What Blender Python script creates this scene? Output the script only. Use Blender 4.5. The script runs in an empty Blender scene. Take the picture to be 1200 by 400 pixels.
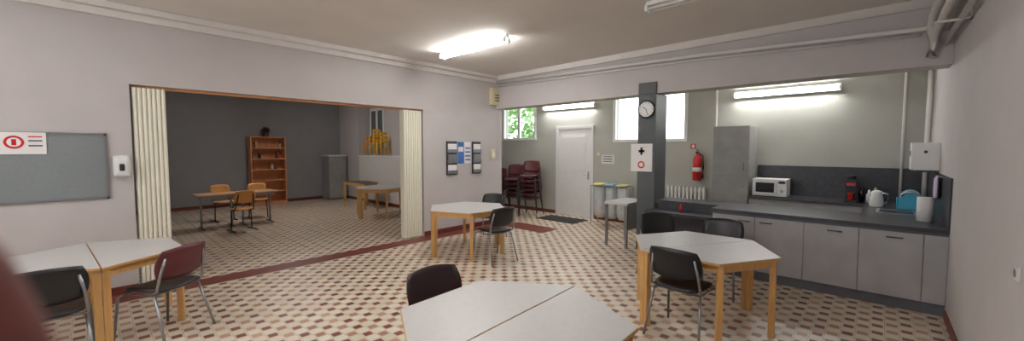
import bpy, bmesh, math, random
from mathutils import Vector, Matrix
random.seed(4)
H=1.65
PI=math.pi
def lin(c):
    c/=255.0
    return c/12.92 if c<=0.04045 else ((c+0.055)/1.055)**2.4
def C(r,g,b): return (lin(r),lin(g),lin(b),1)
MATS={}
def mat(name,col,rough=0.5,metal=0.0,noise=0.06,scale=8.0,bump=0.0,emit=0.0,spec=0.5,stretch=None):
    if name in MATS: return MATS[name]
    m=bpy.data.materials.new(name); m.use_nodes=True
    nt=m.node_tree; N=nt.nodes; L=nt.links
    p=N['Principled BSDF']
    tc=N.new('ShaderNodeTexCoord'); mp=N.new('ShaderNodeMapping')
    L.new(tc.outputs['Object'],mp.inputs['Vector'])
    if stretch: mp.inputs['Scale'].default_value=stretch
    nz=N.new('ShaderNodeTexNoise'); nz.inputs['Scale'].default_value=scale; nz.inputs['Detail'].default_value=5
    L.new(mp.outputs['Vector'],nz.inputs['Vector'])
    r=N.new('ShaderNodeValToRGB')
    r.color_ramp.elements[0].position=0.3; r.color_ramp.elements[1].position=0.7
    r.color_ramp.elements[0].color=tuple(max(0,x*(1-noise)) for x in col[:3])+(1,)
    r.color_ramp.elements[1].color=tuple(min(1,x*(1+noise)) for x in col[:3])+(1,)
    L.new(nz.outputs['Fac'],r.inputs['Fac']); L.new(r.outputs['Color'],p.inputs['Base Color'])
    p.inputs['Roughness'].default_value=rough; p.inputs['Metallic'].default_value=metal
    p.inputs['Specular IOR Level'].default_value=spec
    if bump>0:
        b=N.new('ShaderNodeBump'); b.inputs['Strength'].default_value=bump; b.inputs['Distance'].default_value=0.01
        L.new(nz.outputs['Fac'],b.inputs['Height']); L.new(b.outputs['Normal'],p.inputs['Normal'])
    if emit>0:
        L.new(r.outputs['Color'],p.inputs['Emission Color']); p.inputs['Emission Strength'].default_value=emit
    MATS[name]=m; return m

M_wall=mat('wall_paint',C(197,191,190),0.85,noise=0.03,scale=3,bump=0.03)
M_wallk=mat('wall_paint_lighting_tint',C(182,183,175),0.8,noise=0.03,scale=3,bump=0.03)  # greenish cast of the lighting put into the back wall colour
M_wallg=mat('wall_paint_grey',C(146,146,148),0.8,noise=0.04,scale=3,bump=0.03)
M_ceil=mat('ceiling_paint',C(226,220,214),0.9,noise=0.03,scale=2)
M_trim=mat('trim_cream',C(224,219,215),0.6,noise=0.03)
M_base=mat('baseboard_tile_brown',C(112,54,42),0.45,noise=0.15,scale=12)
M_band=mat('floor_band_brown',C(118,56,45),0.4,noise=0.15,scale=14)
M_white=mat('white_plastic',C(232,232,230),0.4,noise=0.02)
M_pvc=mat('white_pvc',C(232,232,232),0.45,noise=0.02)
M_black=mat('black_vinyl',C(24,23,26),0.42,noise=0.15,scale=20,bump=0.05)
M_maroon=mat('maroon_vinyl',C(86,26,34),0.42,noise=0.12,scale=20)
M_dkmar=mat('dark_plum_vinyl',C(40,22,27),0.42,noise=0.15,scale=20)
M_metal=mat('grey_metal',C(150,152,156),0.3,metal=0.8,noise=0.05)
M_dmetal=mat('dark_metal',C(70,70,74),0.35,metal=0.7,noise=0.05)
M_wood=mat('beech_wood',C(212,164,102),0.45,noise=0.1,scale=6,stretch=(6,6,1))
M_wood2=mat('orange_wood',C(216,152,104),0.45,noise=0.12,scale=5,stretch=(6,6,1))
M_wood3=mat('desk_wood',C(222,176,130),0.4,noise=0.1,scale=5,stretch=(1,6,6))
M_woodseat=mat('plywood_seat',C(220,156,86),0.4,noise=0.1,scale=6,stretch=(1,6,6))
M_lam=mat('laminate_grey',C(198,196,195),0.38,noise=0.03,scale=30)
M_slate=mat('slate_worktop',C(52,52,58),0.4,noise=0.3,scale=14)
M_conc=mat('concrete_front',C(162,160,161),0.5,noise=0.12,scale=3.0)
M_conc2=mat('tall_unit_front',C(154,154,150),0.5,noise=0.12,scale=4.0)
M_kick=mat('kick_grey',C(96,96,102),0.5,noise=0.08)
M_col=mat('column_paint',C(84,88,90),0.55,noise=0.06,scale=4)
M_curt=mat('accordion_vinyl',C(242,238,220),0.5,noise=0.02)
M_board=mat('pinboard_fabric',C(132,138,140),0.9,noise=0.06,scale=60)
M_paper=mat('paper_white',C(238,236,236),0.7,noise=0.02)
M_red=mat('red_paint',C(200,30,30),0.35,noise=0.05)
M_blue=mat('blue_print',C(60,110,180),0.5,noise=0.3,scale=25)
M_cyan=mat('cyan_plastic',C(70,180,215),0.4,noise=0.05)
M_yel=mat('yellow_plastic',C(250,196,40),0.35,noise=0.04)
M_pyel=mat('pale_yellow_plastic',C(212,200,120),0.4,noise=0.05)
M_pblu=mat('pale_blue_plastic',C(120,160,190),0.4,noise=0.05)
M_orng=mat('orange_plastic',C(246,166,36),0.35,noise=0.04)
M_beige=mat('beige_box',C(218,208,170),0.5,noise=0.04)
M_dark=mat('dark_glass',C(20,22,26),0.12,noise=0.1)
M_steel=mat('steel',C(190,190,190),0.25,metal=0.9,noise=0.04)
M_mat=mat('doormat_fibre',C(52,50,50),0.95,noise=0.3,scale=80)
M_green=mat('foliage',C(140,172,118),0.7,noise=0.4,scale=5)
M_skin=mat('skin',C(122,66,60),0.55,noise=0.08,scale=30)
M_pipe=mat('pipe_paint',C(218,214,210),0.5,noise=0.04)
M_lilac=mat('lilac_cloth',C(190,170,205),0.9,noise=0.08)
M_clear=mat('bag_plastic',C(190,192,192),0.3,noise=0.1,scale=20)
M_tube=mat('fluorescent_tube',(1,0.99,0.97,1),0.4,noise=0.0,emit=86)
M_tubeoff=mat('fluorescent_tube_off',C(232,232,228),0.3,noise=0.0)
M_plantb=mat('dried_leaf',C(84,52,40),0.8,noise=0.3)
M_books=[mat('book_%d'%i,c,0.6,noise=0.1) for i,c in enumerate([C(150,60,50),C(60,70,90),C(200,190,170),C(190,150,90),C(90,80,70),C(110,70,50)])]

class B:
    def __init__(s,name):
        s.name=name; s.bm=bmesh.new(); s.mats=[]; s.M=Matrix.Identity(4)
    def mi(s,m):
        if m not in s.mats: s.mats.append(m)
        return s.mats.index(m)
    def V(s,p): return s.bm.verts.new(s.M@Vector(p))
    def face(s,vs,m,sm=False):
        try:
            f=s.bm.faces.new(vs); f.material_index=s.mi(m); f.smooth=sm
        except ValueError: pass
    def box(s,x0,x1,y0,y1,z0,z1,m):
        v=[s.V((x,y,z)) for z in (z0,z1) for y in (y0,y1) for x in (x0,x1)]
        for q in ((0,2,3,1),(4,5,7,6),(0,1,5,4),(2,6,7,3),(0,4,6,2),(1,3,7,5)):
            s.face([v[i] for i in q],m)
    def prism(s,poly,z0,z1,m):
        a=[s.V((p[0],p[1],z0)) for p in poly]; b=[s.V((p[0],p[1],z1)) for p in poly]
        s.face(a[::-1],m); s.face(b,m); n=len(poly)
        for i in range(n): s.face([a[i],a[(i+1)%n],b[(i+1)%n],b[i]],m)
    def tube(s,pts,r,m,seg=10,caps=True):
        pts=[Vector(p) for p in pts]; rings=[]; n=len(pts)
        rr=r if isinstance(r,(list,tuple)) else [r]*n
        up=None
        for i,p in enumerate(pts):
            d=(pts[min(i+1,n-1)]-pts[max(i-1,0)]).normalized()
            if up is None:
                up=Vector((0,0,1)) if abs(d.z)<0.9 else Vector((1,0,0))
            a=d.cross(up)
            if a.length<1e-4: a=d.cross(Vector((0,1,0)))
            a.normalize(); b=d.cross(a).normalized()
            if abs(d.dot(up))>0.95: up=b
            rings.append([s.V(p+(a*math.cos(t)+b*math.sin(t))*rr[i]) for t in [2*PI*k/seg for k in range(seg)]])
        for i in range(n-1):
            for k in range(seg):
                s.face([rings[i][k],rings[i][(k+1)%seg],rings[i+1][(k+1)%seg],rings[i+1][k]],m,True)
        if caps:
            s.face(rings[0][::-1],m); s.face(rings[-1],m)
    def lathe(s,prof,m,c=(0,0,0),seg=24,axis='z'):
        rings=[]
        for r,z in prof:
            ring=[]
            for k in range(seg):
                t=2*PI*k/seg; x,y=r*math.cos(t),r*math.sin(t)
                p=(x,y,z) if axis=='z' else ((z,x,y) if axis=='x' else (x,z,y))
                ring.append(s.V((c[0]+p[0],c[1]+p[1],c[2]+p[2])))
            rings.append(ring)
        for i in range(len(rings)-1):
            for k in range(seg):
                s.face([rings[i][k],rings[i][(k+1)%seg],rings[i+1][(k+1)%seg],rings[i+1][k]],m,True)
        s.face(rings[0][::-1],m); s.face(rings[-1],m)
    def pad(s,fn,th,m,n=8,k=0.5):
        T=[];Bt=[]
        for i in range(n+1):
            r1=[];r2=[]
            for j in range(n+1):
                a=-1+2*i/n; b=-1+2*j/n
                aa=a*math.sqrt(1-k*b*b/2); bb=b*math.sqrt(1-k*a*a/2)
                p,nn=fn(aa,bb); p=Vector(p); nn=Vector(nn).normalized()
                e=max(abs(a),abs(b))**5
                t=th*(1-0.65*e)/2
                r1.append(s.V(p+nn*t)); r2.append(s.V(p-nn*t))
            T.append(r1);Bt.append(r2)
        for i in range(n):
            for j in range(n):
                s.face([T[i][j],T[i+1][j],T[i+1][j+1],T[i][j+1]],m,True)
                s.face([Bt[i][j],Bt[i][j+1],Bt[i+1][j+1],Bt[i+1][j]],m,True)
        for i in range(n):
            s.face([T[i][0],Bt[i][0],Bt[i+1][0],T[i+1][0]],m,True)
            s.face([T[i][n],T[i+1][n],Bt[i+1][n],Bt[i][n]],m,True)
            s.face([T[0][i],T[0][i+1],Bt[0][i+1],Bt[0][i]],m,True)
            s.face([T[n][i],Bt[n][i],Bt[n][i+1],T[n][i+1]],m,True)
    def done(s,loc=(0,0,0),rz=0,bevel=0):
        bmesh.ops.recalc_face_normals(s.bm,faces=s.bm.faces)
        me=bpy.data.meshes.new(s.name); s.bm.to_mesh(me); s.bm.free()
        for m in s.mats: me.materials.append(m)
        o=bpy.data.objects.new(s.name,me); bpy.context.scene.collection.objects.link(o)
        o.location=loc; o.rotation_euler=(0,0,rz)
        if bevel:
            b=o.modifiers.new('bevel','BEVEL'); b.width=bevel; b.segments=2; b.limit_method='ANGLE'; b.angle_limit=math.radians(50)
        return o

# ---------------- floor material ----------------
def floor_mat():
    m=bpy.data.materials.new('patterned_tile_floor'); m.use_nodes=True
    nt=m.node_tree;N=nt.nodes;L=nt.links;p=N['Principled BSDF']
    def mth(op,a,b=None,c=None):
        n=N.new('ShaderNodeMath'); n.operation=op
        for i,x in enumerate((a,b,c)):
            if x is None: continue
            if isinstance(x,(int,float)): n.inputs[i].default_value=x
            else: L.new(x,n.inputs[i])
        return n.outputs[0]
    tc=N.new('ShaderNodeTexCoord'); sp=N.new('ShaderNodeSeparateXYZ'); L.new(tc.outputs['Object'],sp.inputs[0])
    cell=0.098
    x=mth('DIVIDE',sp.outputs[0],cell); y=mth('DIVIDE',sp.outputs[1],cell)
    i=mth('FLOOR',x); j=mth('FLOOR',y); fx=mth('FRACT',x); fy=mth('FRACT',y)
    par=mth('FLOORED_MODULO',mth('ADD',i,j),2.0)
    ex=mth('MINIMUM',fx,mth('SUBTRACT',1.0,fx)); ey=mth('MINIMUM',fy,mth('SUBTRACT',1.0,fy))
    e=mth('MINIMUM',ex,ey)
    inner=mth('GREATER_THAN',e,0.125)
    g1=mth('LESS_THAN',e,0.02)
    g2=mth('LESS_THAN',mth('ABSOLUTE',mth('SUBTRACT',e,0.125)),0.018)
    grout=mth('MAXIMUM',g1,mth('MULTIPLY',g2,par))
    cb=N.new('ShaderNodeCombineXYZ'); L.new(i,cb.inputs[0]); L.new(j,cb.inputs[1])
    wn=N.new('ShaderNodeTexWhiteNoise'); wn.noise_dimensions='3D'; L.new(cb.outputs[0],wn.inputs['Vector'])
    ip=mth('FLOORED_MODULO',i,2.0)
    def mix(f,a,b):
        n=N.new('ShaderNodeMix'); n.data_type='RGBA'
        if isinstance(f,(int,float)): n.inputs['Factor'].default_value=f
        else: L.new(f,n.inputs['Factor'])
        for k,v in (('A',a),('B',b)):
            sock=[q for q in n.inputs if q.name==k and q.type=='RGBA'][0]
            if isinstance(v,tuple): sock.default_value=v
            else: L.new(v,sock)
        return [q for q in n.outputs if q.type=='RGBA'][0]
    brown=mix(wn.outputs['Value'],C(108,52,44),C(144,76,62))
    tan=mix(wn.outputs['Value'],C(160,104,82),C(206,164,136))
    odd=mix(ip,brown,tan)
    cream=mix(wn.outputs['Value'],C(216,204,182),C(230,221,203))
    c1=mix(mth('MULTIPLY',par,inner),cream,odd)
    c2=mix(grout,c1,C(180,166,145))
    nz=N.new('ShaderNodeTexNoise'); nz.inputs['Scale'].default_value=1.2; nz.inputs['Detail'].default_value=4
    L.new(tc.outputs['Object'],nz.inputs['Vector'])
    c3=mix(mth('MULTIPLY',nz.outputs['Fac'],0.12),c2,C(130,112,96))
    L.new(c3,p.inputs['Base Color']); p.inputs['Roughness'].default_value=0.42
    bp=N.new('ShaderNodeBump'); bp.inputs['Strength'].default_value=0.15; bp.inputs['Distance'].default_value=0.002
    L.new(mth('MULTIPLY',grout,-1.0),bp.inputs['Height']); L.new(bp.outputs['Normal'],p.inputs['Normal'])
    return m
M_floor=floor_mat()

# ---------------- shell ----------------
ZC=3.25; V0=3.78*H; XB=4.90*H; YR=-0.32*H; YF=8.25*H; XR=-3.0
b=B('floor'); b.box(XR-0.2,XB+0.2,YR-0.2,YF+0.2,-0.1,0,M_floor); b.done()
b=B('ceiling'); b.box(XR-0.2,XB+0.2,YR-0.2,YF+0.2,ZC,ZC+0.1,M_ceil); b.done()
b=B('wall_right'); b.box(XR,XB+0.2,YR-0.2,YR,0,ZC,M_wall); b.done()
OX0=0.187*H; OX1=2.567*H; OZ=2.39; XE=3.83*H
b=B('wall_left')
b.box(XR,OX0,V0,V0+0.2,0,ZC,M_wall); b.box(OX0,OX1,V0,V0+0.2,OZ,ZC,M_wall); b.box(OX1,XE,V0,V0+0.2,0,ZC,M_wall)
b.done()
def wall_x(name,x0,x1,y0,y1,holes,m):
    b=B(name); y=y0
    for (a,c,z0,z1) in sorted(holes):
        b.box(x0,x1,y,a,0,ZC,m); b.box(x0,x1,a,c,0,z0,m); b.box(x0,x1,a,c,z1,ZC,m); y=c
    b.box(x0,x1,y,y1,0,ZC,m); return b.done()
W1=(4.07*H,4.78*H,1.93,2.9); W2=(1.71*H,2.66*H,1.84,2.9)
YE=5.05*H
wall_x('wall_back',XB,XB+0.2,YR,YE+0.2,[W1,W2],M_wallk)
RW=[(0.3,2.3,0.9,2.4),(3.3,5.3,0.9,2.4)]
wall_x('wall_rear',XR-0.2,XR,YR,V0+0.2,RW,M_wall)
b=B('wall_entry_side'); b.box(XE-0.13,XB,YE,YE+0.2,0,ZC,M_wall); b.done()
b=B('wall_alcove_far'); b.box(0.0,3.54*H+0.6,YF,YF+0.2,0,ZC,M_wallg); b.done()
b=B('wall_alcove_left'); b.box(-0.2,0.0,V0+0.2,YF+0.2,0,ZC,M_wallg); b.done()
XA=3.54*H
b=B('wall_alcove_right')
b.box(XA,XA+0.40,7.4*H,YF,0,ZC,M_wall)
b.box(XA+0.40,XA+0.55,V0+0.2,YF,0,ZC,M_wall)
b.done()
b=B('wall_half_height')
b.box(XA,XA+0.399,V0+0.2,7.399*H,0,1.42,M_trim)
b.box(XA-0.02,XA+0.399,V0+0.2,7.399*H,1.42,1.46,M_white)
b.done()
def window(name,x0,x1,y0,y1,z0,z1,n=2,f=0.06,glass=None):
    b=B(name); xm=(x0+x1)/2
    b.box(x0,x1,y0,y0+f,z0,z1,M_pvc); b.box(x0,x1,y1-f,y1,z0,z1,M_pvc)
    b.box(x0,x1,y0+f,y1-f,z0,z0+f,M_pvc); b.box(x0,x1,y0+f,y1-f,z1-f,z1,M_pvc)
    for k in range(1,n):
        ym=y0+(y1-y0)*k/n; b.box(x0,x1,ym-f*0.7,ym+f*0.7,z0+f,z1-f,M_pvc)
    if glass: b.box(xm-0.005,xm+0.005,y0+f,y1-f,z0+f,z1-f,glass)
    b.done(bevel=0.004)
window('window_1',XB-0.02,XB+0.06,W1[0]-0.03,W1[1]+0.03,W1[2]-0.03,W1[3]+0.03)
window('window_2',XB-0.02,XB+0.06,W2[0]-0.03,W2[1]+0.03,W2[2]-0.03,W2[3]+0.03)
for i,w in enumerate(RW): window('window_%d'%(i+3),XR-0.1,XR-0.03,w[0],w[1],w[2],w[3])
M_pane=mat('grey_window_pane',C(96,102,108),0.1,noise=0.15,scale=2)
window('window_5',XA+0.36,XA+0.399,6.83*H,7.36*H,1.95,2.95,n=2,f=0.07,glass=M_pane)

# beam & column
XBM=3.72*H
b=B('beam'); b.box(XBM,XBM+0.32,YR,V0,2.54,ZC,M_wall)
b.box(XBM-0.05,XBM,YR,V0,ZC-0.1,ZC,M_trim)
b.done()
b=B('column'); b.box(XBM-0.03,XBM+0.4,1.575*H,1.755*H,0,2.54,M_col); b.box(XBM-0.03,XBM,1.575*H,1.755*H,2.54,2.72,M_col)
b.done(bevel=0.006)
b=B('trim_1')
b.box(XR,XE,V0-0.12,V0,ZC-0.07,ZC,M_trim); b.box(XR,XE,V0-0.05,V0,ZC-0.15,ZC-0.07,M_trim)
b.done(bevel=0.01)
def bb(name,*boxes):
    b=B(name)
    for q in boxes: b.box(q[0],q[1],q[2],q[3],0,0.09,M_base)
    b.done()
bb('baseboard_left',(XR,OX0,V0-0.012,V0),(OX1,XE,V0-0.012,V0),(XE,XE+0.012,V0-0.012,V0+0.2))
bb('baseboard_right',(XR,3.38*H,YR,YR+0.012))
bb('baseboard_alcove',(0,XA,YF-0.012,YF),(XA-0.012,XA,V0+0.2,YF-0.012))
bb('baseboard_back',(XB-0.012,XB,3.66*H,YE),(XB-0.012,XB,1.32*H,2.96*H),(XE+0.1,XB,YE-0.012,YE))
b=B('floor_band_tiles')
b.box(XR,XE+0.0,V0-0.34,V0-0.02,0,0.003,M_band)
b.box(XE-0.34,XE+0.2,2.9*H,V0-0.34,0,0.003,M_band)
b.done()
b=B('doormat'); b.box(4.35*H,4.72*H,2.95*H,3.6*H,0.001,0.012,M_mat); b.done(bevel=0.003)

b=B('door_1'); dy0,dy1=2.98*H,3.64*H
b.box(XB-0.03,XB-0.001,dy0,dy0+0.07,0,2.22,M_pvc); b.box(XB-0.03,XB-0.001,dy1-0.07,dy1,0,2.22,M_pvc)
b.box(XB-0.03,XB-0.001,dy0+0.07,dy1-0.07,2.15,2.22,M_pvc)
b.box(XB-0.022,XB-0.001,dy0+0.075,dy1-0.075,0.01,2.145,M_pvc)
for z0,z1 in ((0.18,1.0),(1.12,2.0)):
    b.box(XB-0.03,XB-0.022,dy0+0.2,dy1-0.2,z0,z1,M_pvc)
    b.box(XB-0.036,XB-0.03,dy0+0.24,dy1-0.24,z0+0.04,z1-0.04,M_white)
b.tube([(XB-0.02,dy0+0.13,1.03),(XB-0.07,dy0+0.13,1.03),(XB-0.07,dy0+0.25,1.03)],0.01,M_steel)
b.box(XB-0.034,XB-0.02,dy0+0.11,dy0+0.15,0.93,1.12,M_steel)
b.done(bevel=0.004)

def accordion(name,x0,x1,n,z1):
    b=B(name); yc=V0+0.09; dp=0.028
    w=(x1-x0)/n
    for k in range(n):
        xa=x0+w*k; pts=[]
        for q in range(7):
            t=PI*q/6; pts.append((xa+w*0.5-w*0.47*math.cos(t), yc-0.05-dp*math.sin(t)))
        pts+= [(xa+w*0.97,yc+0.07),(xa+w*0.03,yc+0.07)]
        b.prism(pts,0.02,z1,M_curt)
    b.box(x0,x1,yc-0.045,yc+0.065,0.03,z1-0.01,M_curt)
    return b.done()
accordion('accordion_partition',OX0+0.02,OX0+0.31,7,OZ-0.03)
accordion('accordion_partition',OX1-0.40,OX1-0.02,8,OZ-0.03)
b=B('trim_2'); b.box(OX0,OX1,V0+0.07,V0+0.13,OZ-0.03,OZ-0.002,M_wood2); b.done()

# ---------------- lights ----------------
def batten(name,p0,p1,on=True,ceil=True):
    b=B(name); p0=Vector(p0);p1=Vector(p1); d=(p1-p0); Ln=d.length; a=math.atan2(d.y,d.x)
    b.M=Matrix.Translation(p0)@Matrix.Rotation(a,4,'Z')
    t=M_tube if on else M_tubeoff
    if ceil:
        b.box(0,Ln,-0.03,0.03,0.02,0.06,M_white)
        for yy in (-0.04,0.04):
            b.tube([(0.03,yy,-0.02),(Ln-0.03,yy,-0.02)],0.014,t)
            for xx in (0.0,Ln-0.03): b.box(xx,xx+0.03,yy-0.018,yy+0.018,-0.045,0.02,M_white)
    else:
        b.box(0,Ln,-0.06,-0.01,-0.05,0.05,M_white)
        b.tube([(0.03,0.02,0),(Ln-0.03,0.02,0)],0.022,t)
        for xx in (0.0,Ln-0.03): b.box(xx,xx+0.03,-0.01,0.045,-0.035,0.035,M_white)
    b.done()
zl=ZC-0.06
batten('added_fill_lamp',(2.43*H,3.24*H,zl),(2.43*H,2.33*H,zl))
batten('added_fill_lamp',(2.55*H,1.16*H,zl),(2.55*H,0.25*H,zl),on=False)
batten('added_fill_lamp',(0.6*H,1.9*H,zl),(0.6*H,0.9*H,zl))  # lamp added out of view overhead to brighten the room
batten('added_fill_lamp',(-0.9*H,3.0*H,zl),(-0.9*H,2.1*H,zl))  # extra unseen lamp, added in the rear of the room for light
batten('added_fill_lamp',(2.0*H,6.8*H,zl),(2.0*H,5.9*H,zl))  # lamp added behind the header, out of sight, to light the alcove
batten('added_fill_lamp',(XB-0.07,0.28*H,2.63),(XB-0.07,1.196*H,2.63),ceil=False)
batten('added_fill_lamp',(XB-0.07,2.95*H,2.70),(XB-0.07,3.87*H,2.70),ceil=False)

# ---------------- pipes ----------------
b=B('ceiling_pipes')
b.tube([(XBM-0.05,V0-0.1,3.1),(XBM-0.05,2.0,3.02),(XBM-0.05,YR+0.25,2.93),(XBM-0.12,YR+0.15,2.93)],0.028,M_pipe)
b.tube([(XBM-0.03,V0-0.1,3.02),(XBM-0.03,2.0,2.96),(XBM-0.03,YR+0.25,2.87)],0.014,M_pipe)
for k,(dy,z,r) in enumerate([(0.07,3.08,0.05),(0.17,3.0,0.04),(0.06,2.92,0.04),(0.15,2.84,0.03),(0.06,2.76,0.022)]):
    if k in (1,3):
        pts=[(-2.9,YR+dy,z),(XBM-0.30,YR+dy,z),(XBM-0.20,YR+dy,z-0.015),(XBM-0.13,YR+dy,z-0.06),(XBM-0.09,YR+dy,z-0.14),(XBM-0.08,YR+dy,2.62)]
    else: pts=[(-2.9,YR+dy,z),(XBM-0.02,YR+dy,z)]
    b.tube(pts,r,M_pipe,seg=14)
for x in (0.5,2.0,3.5,5.0):
    b.box(x,x+0.03,YR+0.001,YR+0.22,2.735,2.75,M_pipe); b.box(x,x+0.03,YR+0.001,YR+0.015,2.735,3.13,M_pipe)
b.done()
b=B('vertical_pipes')
for dx,dy,r in ((0.08,0.05,0.02),(0.16,0.05,0.014),(0.3,0.05,0.02),(0.02,0.28,0.018)):
    b.tube([(XB-dx-0.03,YR+dy,0.9),(XB-dx-0.03,YR+dy,ZC)],r,M_pipe)
b.tube([(XB-0.04,1.37*H,1.0),(XB-0.04,1.37*H,ZC)],0.02,M_pipe)
b.tube([(XE-0.05,V0-0.04,1.5),(XE-0.05,V0-0.04,ZC-0.16)],0.016,M_pipe)
b.done()

# ---------------- tables ----------------
def trap_table(cx,cy,a0,R=0.405*H,z=0.715,edge=M_wood,top=M_lam):
    b=B('trapezoid_table')
    ang=[math.radians(a0+60*k) for k in range(4)]
    P=[Vector((R*math.cos(t),R*math.sin(t))) for t in ang]
    cen=sum(P,Vector((0,0)))/4
    off=Vector((math.cos(math.radians(a0+90)),math.sin(math.radians(a0+90))))*0.003
    P=[p+off for p in P]
    def ins(p,k):
        return p+(cen-p).normalized()*k
    b.prism([(p.x,p.y) for p in P],z-0.022,z-0.003,edge)
    b.prism([(ins(p,0.004).x,ins(p,0.004).y) for p in P],z-0.003,z,top)
    Q=[ins(p,0.06) for p in P]
    for k in range(4):
        p,q=Q[k],Q[(k+1)%4]; d=(q-p).normalized(); n=Vector((-d.y,d.x))*0.01
        b.prism([(p-n)[:],(q-n)[:],(q+n)[:],(p+n)[:]],z-0.09,z-0.022,edge)
    for k,p in enumerate(Q):
        b2=b.M
        b.M=Matrix.Translation((p.x,p.y,0))@Matrix.Rotation(math.radians(a0)+ (0 if k in(0,3) else math.radians(60 if k==1 else 120)),4,'Z')
        b.box(-0.024,0.024,-0.024,0.024,0,z-0.022,edge); b.M=b2
    b.done(loc=(cx,cy,0),bevel=0.003)
def hex_table(u,v,a0,**k):
    trap_table(u*H,v*H,a0,**k); trap_table(u*H,v*H,a0+180,**k)
hex_table(0.945,0.880,3)
hex_table(2.44,0.756,-30)
hex_table(2.50,2.94,-7)
hex_table(-0.023,3.095,-86)
hex_table(2.95,5.45,10)
trap_table(3.0*H,6.5*H,-90,top=M_slate)

# ---------------- chairs ----------------
def chair_geo(b,seat,back,leg=M_metal,r=0.011):
    b.pad(lambda a,c:((0.205*a,0.21*c,0.455+0.012*c*c-0.012*max(a,0)**3),(0,0,1)),0.045,seat)
    b.pad(lambda a,c:((-0.235+0.05*c*c-0.035*a,0.225*c,0.68+0.14*a),(1,0,0.15)),0.035,back)
    for s in (-1,1):
        b.tube([(0.235,s*0.235,0),(0.19,s*0.215,0.40),(0.16,s*0.2,0.425),(-0.1,s*0.2,0.425),(-0.17,s*0.21,0.46),(-0.2,s*0.2,0.60),(-0.225,s*0.175,0.74)],r,leg)
        b.tube([(-0.26,s*0.235,0),(-0.14,s*0.2,0.42)],r,leg)
    b.tube([(0.16,-0.2,0.42),(0.16,0.2,0.42)],r*0.9,leg)
    b.tube([(-0.12,-0.2,0.42),(-0.12,0.2,0.42)],r*0.9,leg)
def chair(u,v,deg,seat=M_black,back=M_black,name='dining_chair'):
    b=B(name); chair_geo(b,seat,back); b.done(loc=(u*H,v*H,0),rz=math.radians(deg))
chair(2.15,0.745,-3)
chair(2.93,1.18,222)
chair(2.96,0.80,180)
chair(0.968,1.235,-90,back=M_dkmar)
chair(0.965,0.45,90)
chair(0.23,2.785,127,back=M_maroon)
chair(-0.17,2.69,90)
chair(2.45,2.51,83)
chair(2.98,3.13,203)
def wchair(u,v,deg):
    b=B('plywood_chair')
    b.pad(lambda a,c:((0.2*a,0.2*c,0.445+0.015*c*c),(0,0,1)),0.014,M_woodseat)
    b.pad(lambda a,c:((-0.22+0.05*c*c-0.03*a,0.2*c,0.70+0.13*a),(1,0,0.15)),0.012,M_woodseat)
    for s in (-1,1):
        b.tube([(0.2,s*0.18,0.02),(-0.2,s*0.2,0.02)],0.012,M_dmetal)
        b.tube([(0.02,s*0.19,0.02),(-0.0,s*0.17,0.42),(-0.12,s*0.17,0.43),(-0.19,s*0.15,0.6),(-0.215,s*0.13,0.76)],0.012,M_dmetal)
    b.tube([(0,-0.17,0.425),(0,0.17,0.425)],0.011,M_dmetal)
    b.done(loc=(u*H,v*H,0),rz=math.radians(deg))
wchair(1.22,5.70,100)
wchair(1.22,6.65,-80)
wchair(1.62,6.6,-100)
def desk(u,v,w,d,name='school_desk'):
    b=B(name)
    b.box(-w/2,w/2,-d/2,d/2,0.70,0.722,M_wood3); b.box(-w/2+0.06,w/2-0.06,-d/2+0.05,-d/2+0.07,0.64,0.70,M_metal)
    b.box(-w/2+0.06,w/2-0.06,d/2-0.07,d/2-0.05,0.64,0.70,M_metal)
    for s in (-1,1):
        x=s*(w/2-0.09)
        b.tube([(x,-d/2+0.02,0.02),(x,d/2-0.02,0.02)],0.018,M_metal)
        b.tube([(x,0,0.02),(x,0,0.68)],0.02,M_metal)
        b.tube([(x,-d/2+0.05,0.68),(x,d/2-0.05,0.68)],0.015,M_metal)
    b.done(loc=(u*H,v*H,0),bevel=0.003)
desk(1.05,6.15,0.7,0.55); desk(1.49,6.15,0.7,0.55)

def stack(u,v,deg,n,col):
    b=B('stacked_chairs')
    for k in range(n):
        b.M=Matrix.Translation((0.028*k,0,0.11*k)); chair_geo(b,col,col,leg=M_dmetal,r=0.01)
    b.done(loc=(u*H,v*H,0),rz=math.radians(deg))
stack(4.48,4.50,200,4,M_maroon)
stack(4.50,4.15,200,5,M_maroon)
stack(4.48,3.80,200,6,M_maroon)

# ---------------- kitchen ----------------
XP=3.4*H; XPB=3.88*H; zt=0.87
b=B('kitchen_peninsula')
b.box(XP+0.05,XPB-0.03,YR+0.001,1.59,0,0.12,M_kick)
b.box(XP+0.02,XPB-0.02,YR+0.001,1.59,0.12,0.83,M_conc)
seams=[YR+0.001,-0.36,0.124,0.604,1.10,1.59]
for k in range(5):
    b.box(XP,XP+0.02,seams[k]+0.003,seams[k+1]-0.003,0.125,0.80,M_conc)
b.box(XP+0.01,XP+0.03,YR+0.001,1.59,0.80,0.83,M_kick)
for (yc) in (-0.15,0.33,0.98,1.22):
    b.tube([(XP,yc-0.06,0.745),(XP-0.024,yc-0.06,0.745),(XP-0.024,yc+0.06,0.745),(XP,yc+0.06,0.745)],0.006,M_dmetal,seg=6)
b.box(XP-0.02,XPB,YR+0.001,1.60,0.83,zt,M_slate)
b.box(3.6*H,XPB,1.60,2.5,0.83,zt,M_slate)
b.box(3.6*H+0.02,XPB-0.03,1.59,2.47,0,0.83,M_slate)
b.box(XP-0.02,3.6*H+0.02,1.602,2.52,0.70,0.74,M_slate)
b.box(XP+0.01,3.6*H+0.02,2.46,2.49,0,0.70,M_slate)
b.done(bevel=0.003)
XK=4.53*H
b=B('kitchen_back_counter')
b.box(XK+0.05,XB-0.001,YR+0.001,0.95*H,0,0.12,M_kick)
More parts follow.
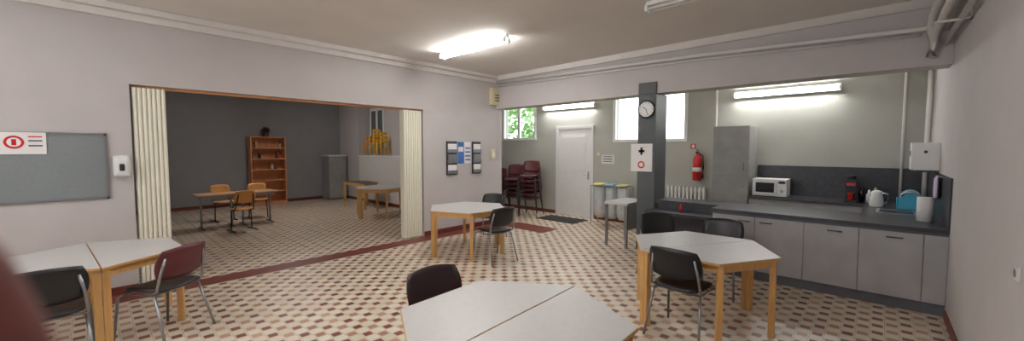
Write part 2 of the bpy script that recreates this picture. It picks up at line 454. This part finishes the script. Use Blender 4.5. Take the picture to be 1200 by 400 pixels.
b.box(XK+0.02,XB-0.001,YR+0.001,0.95*H,0.12,0.83,M_conc)
for k in range(4):
    y0=0.1+k*0.365; b.box(XK,XK+0.02,y0+0.003,y0+0.36,0.125,0.80,M_conc)
    b.tube([(XK,y0+0.12,0.745),(XK-0.022,y0+0.12,0.745),(XK-0.022,y0+0.24,0.745),(XK,y0+0.24,0.745)],0.005,M_steel,seg=6)
b.box(XK-0.02,XB-0.001,YR+0.001,0.95*H,0.83,zt,M_slate)
b.box(XPB,XK-0.02,YR+0.001,0.06*H,0.12,0.83,M_conc)
b.box(XPB,XK-0.02,YR+0.001,0.08*H,0.83,zt,M_slate)
b.done(bevel=0.003)
b=B('backsplash')
b.box(XB-0.015,XB-0.001,YR+0.001,0.95*H,zt+0.001,1.37,M_slate)
b.box(XP-0.02,XB-0.015,YR+0.001,YR+0.015,zt+0.001,1.37,M_slate)
b.done()
b=B('tall_kitchen_cabinet')
b.box(XK+0.03,XB-0.001,0.96*H,1.297*H,0,0.1,M_kick); b.box(XK+0.02,XB-0.001,0.96*H,1.297*H,0.1,2.05,M_conc2)
b.box(XK,XK+0.02,0.96*H+0.003,1.297*H-0.003,0.105,1.2,M_conc2); b.box(XK,XK+0.02,0.96*H+0.003,1.297*H-0.003,1.206,2.045,M_conc2)
b.tube([(XK,1.0*H,1.30),(XK-0.022,1.0*H,1.30),(XK-0.022,1.0*H,1.42),(XK,1.0*H,1.42)],0.005,M_steel,seg=6)
b.tube([(XK,1.0*H,1.0),(XK-0.022,1.0*H,1.0),(XK-0.022,1.0*H,1.12),(XK,1.0*H,1.12)],0.005,M_steel,seg=6)
b.done(bevel=0.003)
b=B('microwave_oven'); mx=4.6*H
b.box(mx,mx+0.34,1.06,1.54,zt+0.01,zt+0.29,M_white)
b.box(mx-0.012,mx,1.19,1.535,zt+0.02,zt+0.28,M_white); b.box(mx-0.015,mx-0.011,1.23,1.49,zt+0.07,zt+0.23,M_dark)
b.box(mx-0.008,mx,1.065,1.185,zt+0.02,zt+0.28,M_white); b.box(mx-0.011,mx-0.007,1.08,1.17,zt+0.22,zt+0.26,M_dark)
b.lathe([(0.025,0),(0.022,-0.02)],M_metal,c=(mx-0.008,1.125,zt+0.1),axis='x')
b.tube([(mx-0.012,1.2,zt+0.06),(mx-0.035,1.2,zt+0.08),(mx-0.035,1.2,zt+0.22),(mx-0.012,1.2,zt+0.24)],0.006,M_white)
for yy in(1.1,1.5):
    for xx in (mx+0.04,mx+0.3): b.box(xx-0.01,xx+0.01,yy-0.01,yy+0.01,zt,zt+0.01,M_dark)
b.done(bevel=0.005)
b=B('coffee_machine'); cx,cy=4.62*H,0.28
b.box(cx-0.12,cx+0.13,cy-0.07,cy+0.07,zt,zt+0.04,M_black)
b.box(cx+0.02,cx+0.13,cy-0.06,cy+0.06,zt+0.04,zt+0.3,M_black)
b.box(cx-0.1,cx+0.13,cy-0.065,cy+0.065,zt+0.22,zt+0.34,M_black)
b.box(cx-0.103,cx-0.1,cy-0.05,cy+0.05,zt+0.25,zt+0.29,M_red)
b.lathe([(0.03,0),(0.03,0.08),(0.045,0.1)],M_red,c=(cx-0.05,cy,zt+0.04))
b.lathe([(0.055,0),(0.055,0.05),(0.03,0.06)],M_black,c=(cx+0.03,cy,zt+0.34))
b.done(bevel=0.008)
def lat(name,u,v,z,prof,m,extra=None):
    b=B(name); b.lathe(prof,m)
    if extra: extra(b)
    b.done(loc=(u*H,v*H,z))
lat('electric_kettle',4.40,0.0,zt,[(0.07,0),(0.075,0.02),(0.07,0.1),(0.055,0.2),(0.05,0.21),(0.02,0.225)],M_white,
    lambda b:(b.tube([(0,-0.05,0.19),(0,-0.11,0.18),(0,-0.115,0.08),(0,-0.07,0.04)],0.01,M_white),b.tube([(0,0.05,0.16),(0,0.09,0.2)],[0.02,0.01],M_white)))
lat('soap_bottle',4.66,0.05,zt,[(0.03,0),(0.032,0.12),(0.012,0.15),(0.012,0.19)],M_white)
lat('detergent_bottle',4.70,0.10,zt,[(0.035,0),(0.035,0.16),(0.012,0.2),(0.014,0.23)],M_dark)
lat('spray_bottle',4.72,0.01,zt,[(0.035,0),(0.035,0.14),(0.014,0.18),(0.014,0.22)],M_green)
lat('paper_towel_roll',3.72,-0.235,zt,[(0.02,0),(0.065,0.0),(0.065,0.26),(0.02,0.26),(0.02,0.24)],M_paper)
lat('small_bottle',3.5,1.25,0.741,[(0.02,0),(0.02,0.08),(0.008,0.1),(0.008,0.12)],M_red)
b=B('dish_rack')
x0,x1,y0,y1=4.35*H,4.6*H,-0.28*H,-0.12*H
b.box(x0,x1,y0,y1,zt,zt+0.02,M_cyan); b.box(x0,x1,y0,y0+0.01,zt+0.02,zt+0.12,M_cyan); b.box(x0,x1,y1-0.01,y1,zt+0.02,zt+0.12,M_cyan)
b.box(x0,x0+0.01,y0,y1,zt+0.02,zt+0.12,M_cyan); b.box(x1-0.01,x1,y0,y1,zt+0.02,zt+0.12,M_cyan)
for k in range(4):
    b.lathe([(0.1,0),(0.1,0.006),(0.06,0.012)],M_white if k%2 else M_cyan,c=(x0+0.07+0.07*k,(y0+y1)/2,zt+0.14),axis='x')
b.done(bevel=0.002)
b=B('sink')
sx0,sx1,sy0,sy1=3.98*H,4.25*H,-0.22*H,0.0
b.box(sx0,sx1,sy0,sy0+0.03,zt,zt+0.006,M_steel); b.box(sx0,sx1,sy1-0.03,sy1,zt,zt+0.006,M_steel)
b.box(sx0,sx0+0.03,sy0+0.03,sy1-0.03,zt,zt+0.006,M_steel); b.box(sx1-0.03,sx1,sy0+0.03,sy1-0.03,zt,zt+0.006,M_steel)
b.box(sx0+0.03,sx1-0.03,sy0+0.03,sy1-0.03,zt,zt+0.002,M_dmetal)
b.tube([(sx0+0.25,sy0-0.02,zt),(sx0+0.25,sy0-0.02,zt+0.2),(sx0+0.25,sy0+0.02,zt+0.25),(sx0+0.25,sy0+0.1,zt+0.25),(sx0+0.25,sy0+0.14,zt+0.2)],0.011,M_steel)
b.done()
b=B('towel_dispenser'); x0,x1=4.1*H,4.3*H
b.box(x0,x1,YR+0.001,YR+0.24,1.40,1.73,M_white)
b.box(x0+0.02,x1-0.02,YR+0.02,YR+0.20,1.375,1.40,M_dmetal)
b.lathe([(0.035,0.24),(0.033,0.246)],M_dark,c=((x0+x1)/2,YR,1.6),axis='y'); b.lathe([(0.018,0),(0.016,-0.004)],M_dmetal,c=(x0,YR+0.12,1.62),axis='x')
b.done(bevel=0.035)
b=B('hanging_cloths')
for k in range(3):
    b.pad(lambda a,c,k=k:((3.84*H+0.1*k+0.06*a,YR+0.045+0.01*math.sin(6*a+k),1.24-0.02*k+0.12*c),(0,1,0)),0.012,[M_lilac,M_paper,M_lilac][k],k=0.1)
b.tube([(3.78*H,YR+0.035,1.35),(4.04*H,YR+0.035,1.35)],0.006,M_steel); b.box(3.78*H,4.04*H,YR+0.016,YR+0.035,1.345,1.355,M_steel)
b.done()
b=B('radiator')
for k in range(11):
    y=1.45*H+0.075*k
    b.box(XB-0.16,XB-0.04,y,y+0.05,0.15,0.92,M_white)
b.box(XB-0.12,XB-0.08,1.45*H,1.45*H+0.8,0.18,0.24,M_white); b.box(XB-0.12,XB-0.08,1.45*H,1.45*H+0.8,0.82,0.88,M_white)
for y in (1.45*H+0.1,1.45*H+0.65): b.box(XB-0.14,XB-0.06,y,y+0.03,0,0.18,M_white)
b.box(XB-0.06,XB-0.001,1.45*H+0.3,1.45*H+0.35,0.7,0.75,M_white)
b.done(bevel=0.012)
b=B('fire_extinguisher'); ex,ey,ez=XB-0.11,1.55*H,1.05
b.lathe([(0.07,0),(0.08,0.02),(0.08,0.4),(0.06,0.46),(0.025,0.49),(0.025,0.52)],M_red,c=(ex,ey,ez))
b.lathe([(0.081,0.17),(0.081,0.25)],M_paper,c=(ex,ey,ez))
b.box(ex-0.05,ex+0.02,ey-0.015,ey+0.015,ez+0.52,ez+0.56,M_black); b.tube([(ex-0.04,ey,ez+0.6),(ex+0.04,ey,ez+0.57)],0.008,M_black)
b.tube([(ex,ey-0.02,ez+0.53),(ex,ey-0.1,ez+0.48),(ex-0.02,ey-0.12,ez+0.25),(ex-0.02,ey-0.11,ez+0.05)],[0.01,0.01,0.012,0.018],M_black)
b.box(ex+0.06,XB-0.001,ey-0.03,ey+0.03,ez+0.1,ez+0.5,M_red)
b.done()
b=B('safety_sign'); b.box(XB-0.006,XB-0.001,1.62*H-0.05,1.62*H+0.05,1.66,1.76,M_red); b.box(XB-0.008,XB-0.006,1.62*H-0.025,1.62*H+0.025,1.68,1.74,M_paper); b.done()
b=B('wall_notice'); b.box(XB-0.005,XB-0.001,2.66*H,2.85*H,1.32,1.52,M_paper)
for z in (1.36,1.40,1.44,1.48): b.box(XB-0.007,XB-0.005,2.68*H,2.83*H,z,z+0.015,M_dmetal)
b.done()
b=B('light_switch'); b.box(XB-0.015,XB-0.001,2.88*H,2.93*H,1.5,1.58,M_beige); b.box(XB-0.02,XB-0.015,2.89*H,2.92*H,1.52,1.56,M_white); b.done(bevel=0.003)
b=B('wall_clock'); xc=XBM-0.03; yc=1.665*H
b.lathe([(0.13,0),(0.14,-0.01),(0.14,-0.035),(0.125,-0.04),(0.122,-0.03)],M_black,c=(xc,yc,2.29),axis='x',seg=32)
b.lathe([(0.121,-0.03),(0.121,-0.032)],M_paper,c=(xc,yc,2.29),axis='x',seg=32)
for k in range(12):
    t=PI*k/6; b.tube([(xc-0.034,yc+0.095*math.sin(t),2.29+0.095*math.cos(t)),(xc-0.034,yc+0.11*math.sin(t),2.29+0.11*math.cos(t))],0.004,M_black,seg=5)
b.tube([(xc-0.036,yc,2.29),(xc-0.036,yc+0.05,2.33)],0.005,M_black,seg=5); b.tube([(xc-0.036,yc,2.29),(xc-0.036,yc-0.03,2.2)],0.004,M_black,seg=5)
b.done()
b=B('column_notice_board'); xc=XBM-0.03
b.box(xc-0.012,xc-0.001,1.60*H,1.82*H,1.29,1.74,M_white)
b.lathe([(0.06,-0.0125),(0.06,-0.014)],M_red,c=(xc,1.71*H,1.4),axis='x'); b.lathe([(0.035,-0.0145),(0.035,-0.0155)],M_paper,c=(xc,1.71*H,1.4),axis='x')
b.box(xc-0.014,xc-0.012,1.68*H,1.74*H,1.60,1.64,M_dark); b.box(xc-0.014,xc-0.012,1.70*H,1.72*H,1.56,1.68,M_dark)
b.done()
b=B('side_table'); b.box(3.6*H,4.05*H,1.8*H,2.06*H,0.72,0.76,M_lam)
for x in (3.62*H,4.03*H):
    for y in (1.82*H,2.04*H): b.box(x-0.02,x+0.02,y-0.02,y+0.02,0,0.72,M_metal)
b.box(3.62*H,4.03*H,1.815*H,1.83*H,0.3,0.72,M_lam)
b.done(bevel=0.003)
b=B('recycling_bag_stand'); bx=4.6*H
for k,cm in enumerate([M_pyel,M_pblu,M_pyel]):
    y=2.36*H+k*0.27
    b.pad(lambda a,c,y=y:((bx+0.17*a,y+0.12*c,0.88+0.02*(1-a*a)),(0,0,1)),0.03,cm)
    b.lathe([(0.12,0.86),(0.13,0.6),(0.14,0.28),(0.09,0.16)],M_clear,c=(bx,y,0),seg=14)
for y in (2.27*H,2.78*H):
    b.tube([(bx-0.15,y,0),(bx-0.15,y,0.86),(bx+0.15,y,0.86),(bx+0.15,y,0)],0.01,M_metal)
b.tube([(bx-0.15,2.27*H,0.86),(bx-0.15,2.78*H,0.86)],0.01,M_metal); b.tube([(bx+0.15,2.27*H,0.86),(bx+0.15,2.78*H,0.86)],0.01,M_metal)
b.done()

# ---------------- left wall things ----------------
yw=V0
b=B('pin_board'); b.box(-0.62*H,0.066*H,yw-0.015,yw-0.001,1.11,1.82,M_board)
for q in ((-0.62*H,0.066*H,1.80,1.825),(-0.62*H,0.066*H,1.105,1.13)): b.box(q[0],q[1],yw-0.022,yw-0.001,q[2],q[3],M_metal)
b.box(0.066*H-0.02,0.066*H+0.003,yw-0.022,yw-0.001,1.105,1.825,M_metal); b.box(-0.62*H,-0.62*H+0.02,yw-0.022,yw-0.001,1.105,1.825,M_metal)
b.done()
b=B('notice_sheet'); b.box(-0.375*H,-0.195*H,yw-0.026,yw-0.024,1.60,1.82,M_paper)
b.lathe([(0.065,-0.0265),(0.065,-0.028)],M_red,c=(-0.32*H,yw,1.72),axis='y'); b.lathe([(0.045,-0.0285),(0.045,-0.0295)],M_paper,c=(-0.32*H,yw,1.72),axis='y')
b.box(-0.32*H-0.015,-0.32*H+0.015,yw-0.031,yw-0.0296,1.69,1.75,M_red)
for z in (1.77,1.73,1.68): b.box(-0.265*H,-0.21*H,yw-0.0275,yw-0.026,z,z+0.012,M_red if z>1.76 else M_dark)
b.done()
b=B('hand_sanitizer_dispenser')
b.pad(lambda a,c:((0.13*H+0.07*a,yw-0.055,1.46+0.125*c),(0,-1,0)),0.1,M_white,k=0.3)
b.pad(lambda a,c:((0.13*H+0.022*a,yw-0.106,1.45+0.04*c),(0,-1,0)),0.012,M_dmetal,k=0.3)
b.done()
def rack(name,x0,x1):
    b=B(name); b.box(x0,x1,yw-0.03,yw-0.001,1.14,1.81,M_dmetal)
    for k in range(3):
        z=1.17+0.21*k; b.box(x0+0.02,x1-0.02,yw-0.045,yw-0.03,z,z+0.17,[M_paper,M_metal,M_paper][k])
        b.box(x0,x1,yw-0.06,yw-0.045,z-0.01,z+0.06,M_metal)
    b.done(bevel=0.003)
rack('leaflet_rack',2.885*H,3.04*H); rack('leaflet_rack',3.29*H,3.43*H)
b=B('wall_poster'); b.box(3.06*H,3.16*H,yw-0.004,yw-0.001,1.36,1.80,M_blue); b.box(3.17*H,3.27*H,yw-0.004,yw-0.001,1.36,1.80,M_paper)
for z in (1.42,1.5,1.58,1.66): b.box(3.18*H,3.26*H,yw-0.006,yw-0.004,z,z+0.03,M_blue)
b.box(3.07*H,3.15*H,yw-0.006,yw-0.004,1.6,1.7,M_paper); b.done()
b=B('electrical_box'); b.box(3.60*H,3.78*H,yw-0.1,yw-0.001,2.62,2.98,M_beige); b.box(3.62*H,3.76*H,yw-0.108,yw-0.1,2.66,2.94,M_beige)
for z in (2.7,2.76,2.82): b.box(3.64*H,3.74*H,yw-0.112,yw-0.108,z,z+0.02,M_dmetal)
b.done(bevel=0.006)
b=B('wall_switch'); b.box(3.62*H,3.70*H,yw-0.03,yw-0.001,1.42,1.65,M_beige); b.box(3.64*H,3.68*H,yw-0.04,yw-0.03,1.48,1.58,M_white); b.done(bevel=0.004)
b=B('power_socket'); b.box(1.86*H,1.91*H,YR+0.001,YR+0.012,1.0,1.07,M_trim); b.lathe([(0.022,0.012),(0.022,0.014)],M_metal,c=(1.885*H,YR,1.035),axis='y'); b.done(bevel=0.003)

# ---------------- alcove ----------------
bx0,bx1=1.88*H,2.44*H; by0,by1=YF-0.40,YF-0.02
b=B('bookshelf')
b.box(bx0,bx0+0.03,by0,by1,0,2.03,M_wood2); b.box(bx1-0.03,bx1,by0,by1,0,2.03,M_wood2); b.box(bx0,bx1,by1-0.01,by1,0,2.03,M_wood2)
for k in range(7):
    z=0.06+k*0.323; b.box(bx0+0.03,bx1-0.03,by0,by1-0.01,z,z+0.026,M_wood2)
b.box(bx0+0.03,bx1-0.03,by0+0.01,by0+0.03,0,0.06,M_wood2)
b.done(bevel=0.003)
b=B('shelf_books')
for k,fill in ((1,0.15),(2,0.25),(3,0.45),(4,0.4),(5,0.25)):
    z=0.086+k*0.323+0.001; x=bx0+0.05
    while x<bx1-0.12:
        w=random.uniform(0.02,0.05)
        if random.random()<fill:
            b.box(x,x+w,by0+0.06,by0+0.26,z,z+random.uniform(0.1,0.2),random.choice(M_books))
        else: x+=0.05
        x+=w+0.002
b.done()
b=B('potted_plant')
b.lathe([(0.07,0),(0.1,0.14),(0.09,0.14)],M_plantb)
for k in range(60):
    t=random.uniform(0,2*PI); e=random.uniform(0.1,1.3); l=random.uniform(0.13,0.22)
    d=Vector((math.cos(t)*math.cos(e),math.sin(t)*math.cos(e),math.sin(e))); s=Vector((-math.sin(t),math.cos(t),0))*0.025
    p=Vector((0,0,0.12)); b.face([b.V(p),b.V(p+d*l*0.6+s),b.V(p+d*l),b.V(p+d*l*0.6-s)],M_plantb)
b.done(loc=(2.14*H,YF-0.26,2.031))
b=B('grey_cabinet'); b.box(3.16*H,3.5*H,YF-0.62,YF-0.02,0.02,1.42,M_wallg); b.box(3.165*H,3.495*H,YF-0.64,YF-0.62,0.05,0.95,M_conc2); b.box(3.165*H,3.495*H,YF-0.64,YF-0.62,0.96,1.38,M_conc2)
b.box(3.14*H,3.52*H,YF-0.65,YF-0.02,1.42,1.46,M_trim)
for x in(3.2,3.45): b.box(x*H-0.02,x*H+0.02,YF-0.5,YF-0.1,0,0.02,M_dmetal)
b.tube([(3.19*H,YF-0.64,1.0),(3.19*H,YF-0.67,1.02),(3.19*H,YF-0.67,1.2),(3.19*H,YF-0.64,1.22)],0.008,M_steel)
b.done(bevel=0.004)
def kid(v,n,z0,m,deg=90):
    b=B('stacked_child_chairs')
    for k in range(n):
        b.M=Matrix.Translation((0.012*k,0,0.11*k))
        b.pad(lambda a,c:((0.12*a,0.12*c,0.26+0.01*c*c),(0,0,1)),0.02,m)
        b.pad(lambda a,c:((-0.14+0.03*c*c-0.02*a,0.12*c,0.44+0.04*a),(1,0,0.1)),0.02,m)
        for s in (-1,1):
            b.tube([(0.13,s*0.12,0),(0.11,s*0.11,0.26)],0.016,m); b.tube([(-0.15,s*0.12,0),(-0.12,s*0.11,0.26),(-0.145,s*0.11,0.46)],0.016,m)
    b.done(loc=(XA+0.17,v*H,z0),rz=math.radians(deg))
kid(7.22,2,1.461,M_orng); kid(6.94,4,1.461,M_yel); kid(6.68,3,1.461,M_yel)

# ---------------- exterior ----------------
b=B('garden_tree')
b.tube([(0,0,-0.5),(0.05,0.1,1.5),(0,0.1,3.0)],[0.2,0.15,0.08],M_plantb)
for k in range(1100):
    t=random.uniform(0,2*PI); e=random.uniform(-PI/2,PI/2); r=random.uniform(0.6,1.0)
    p=Vector((math.cos(t)*math.cos(e)*1.6*r,math.sin(t)*math.cos(e)*2.2*r,3.2+math.sin(e)*1.7*r))
    d=Vector((random.gauss(0,1),random.gauss(0,1),random.gauss(0,1))).normalized()*0.16; q=d.cross(Vector((0.3,0.5,0.8))).normalized()*0.09
    b.face([b.V(p-d),b.V(p+q),b.V(p+d),b.V(p-q)],M_green)
b.done(loc=(XB+5,10.3,0))
b=B('ground_outside'); b.box(XB+0.2,XB+20,-10,25,-0.6,-0.5,M_green); b.done()

# ---------------- hand (finger at lens edge) ----------------
def hand():
    me=bpy.data.meshes.new('hand'); o=bpy.data.objects.new('hand',me); bpy.context.scene.collection.objects.link(o)
    O=Vector((-0.0165,0.1615,H))+Vector((-0.683,0.73,0))*0.0055+Vector((0,0,0.004)); A=Vector((-0.683,0.73,0)); F=Vector((0.73,0.683,0))
    def P(a,f,z): return O+A*a+F*f+Vector((0,0,z))
    vs=[];rs=[];es=[]
    def add(p,r,par=None):
        vs.append(p); rs.append(r)
        if par is not None: es.append((par,len(vs)-1))
        return len(vs)-1
    w=add(P(0.035,-0.01,-0.235),0.026); fa=add(P(0.05,-0.03,-0.33),0.032,w); add(P(0.07,-0.05,-0.45),0.038,fa)
    pm=add(P(0.033,-0.005,-0.185),0.03,w)
    for i,(a,L) in enumerate([(0.0,1.0),(0.022,1.08),(0.044,1.0),(0.064,0.82)]):
        k=add(P(a*0.98,0.0,-0.128 -0.004*i),0.0125,pm)
        if i==0: pts=[(a-0.001,0.004,-0.085),(a,0.002,-0.055),(a+0.003,-0.002,-0.034),(a+0.005,-0.003,-0.023)]
        else: pts=[(a,0.022,-0.128+0.038*L),(a,0.01,-0.128+0.05*L),(a,-0.012,-0.128+0.047*L),(a,-0.022,-0.128+0.035*L)]
        pr=k
        for (q,r) in zip(pts,(0.0105,0.0098,0.0086,0.0055)): pr=add(P(*q),r,pr)
    t=add(P(0.0,-0.02,-0.19),0.016,pm); t=add(P(-0.02,-0.035,-0.16),0.013,t); t=add(P(-0.03,-0.04,-0.13),0.0115,t); add(P(-0.03,-0.04,-0.108),0.009,t)
    me.from_pydata(vs,es,[]); me.materials.append(M_skin)
    sk=o.modifiers.new('skin','SKIN'); sk.use_smooth_shade=True
    for i,r in enumerate(rs): me.skin_vertices[0].data[i].radius=(r,r)
    me.skin_vertices[0].data[0].use_root=True
    s=o.modifiers.new('sub','SUBSURF'); s.levels=2; s.render_levels=2
hand()

# ---------------- world, camera ----------------
w=bpy.data.worlds.new('World'); bpy.context.scene.world=w; w.use_nodes=True
bg=w.node_tree.nodes['Background']; bg.inputs[0].default_value=(0.90,0.95,1.0,1); bg.inputs[1].default_value=3.6
cam=bpy.data.cameras.new('Camera'); co=bpy.data.objects.new('Camera',cam); bpy.context.scene.collection.objects.link(co)
cam.sensor_width=36; cam.sensor_fit='HORIZONTAL'; cam.lens=459/1200*36; cam.clip_start=0.01
co.location=(0,0,H); co.rotation_euler=(math.radians(90-3.1),0,math.radians(43.1-90))
cam.dof.use_dof=True; cam.dof.focus_distance=4.5; cam.dof.aperture_fstop=2.4
bpy.context.scene.camera=co
bpy.context.scene.view_settings.view_transform='Standard'
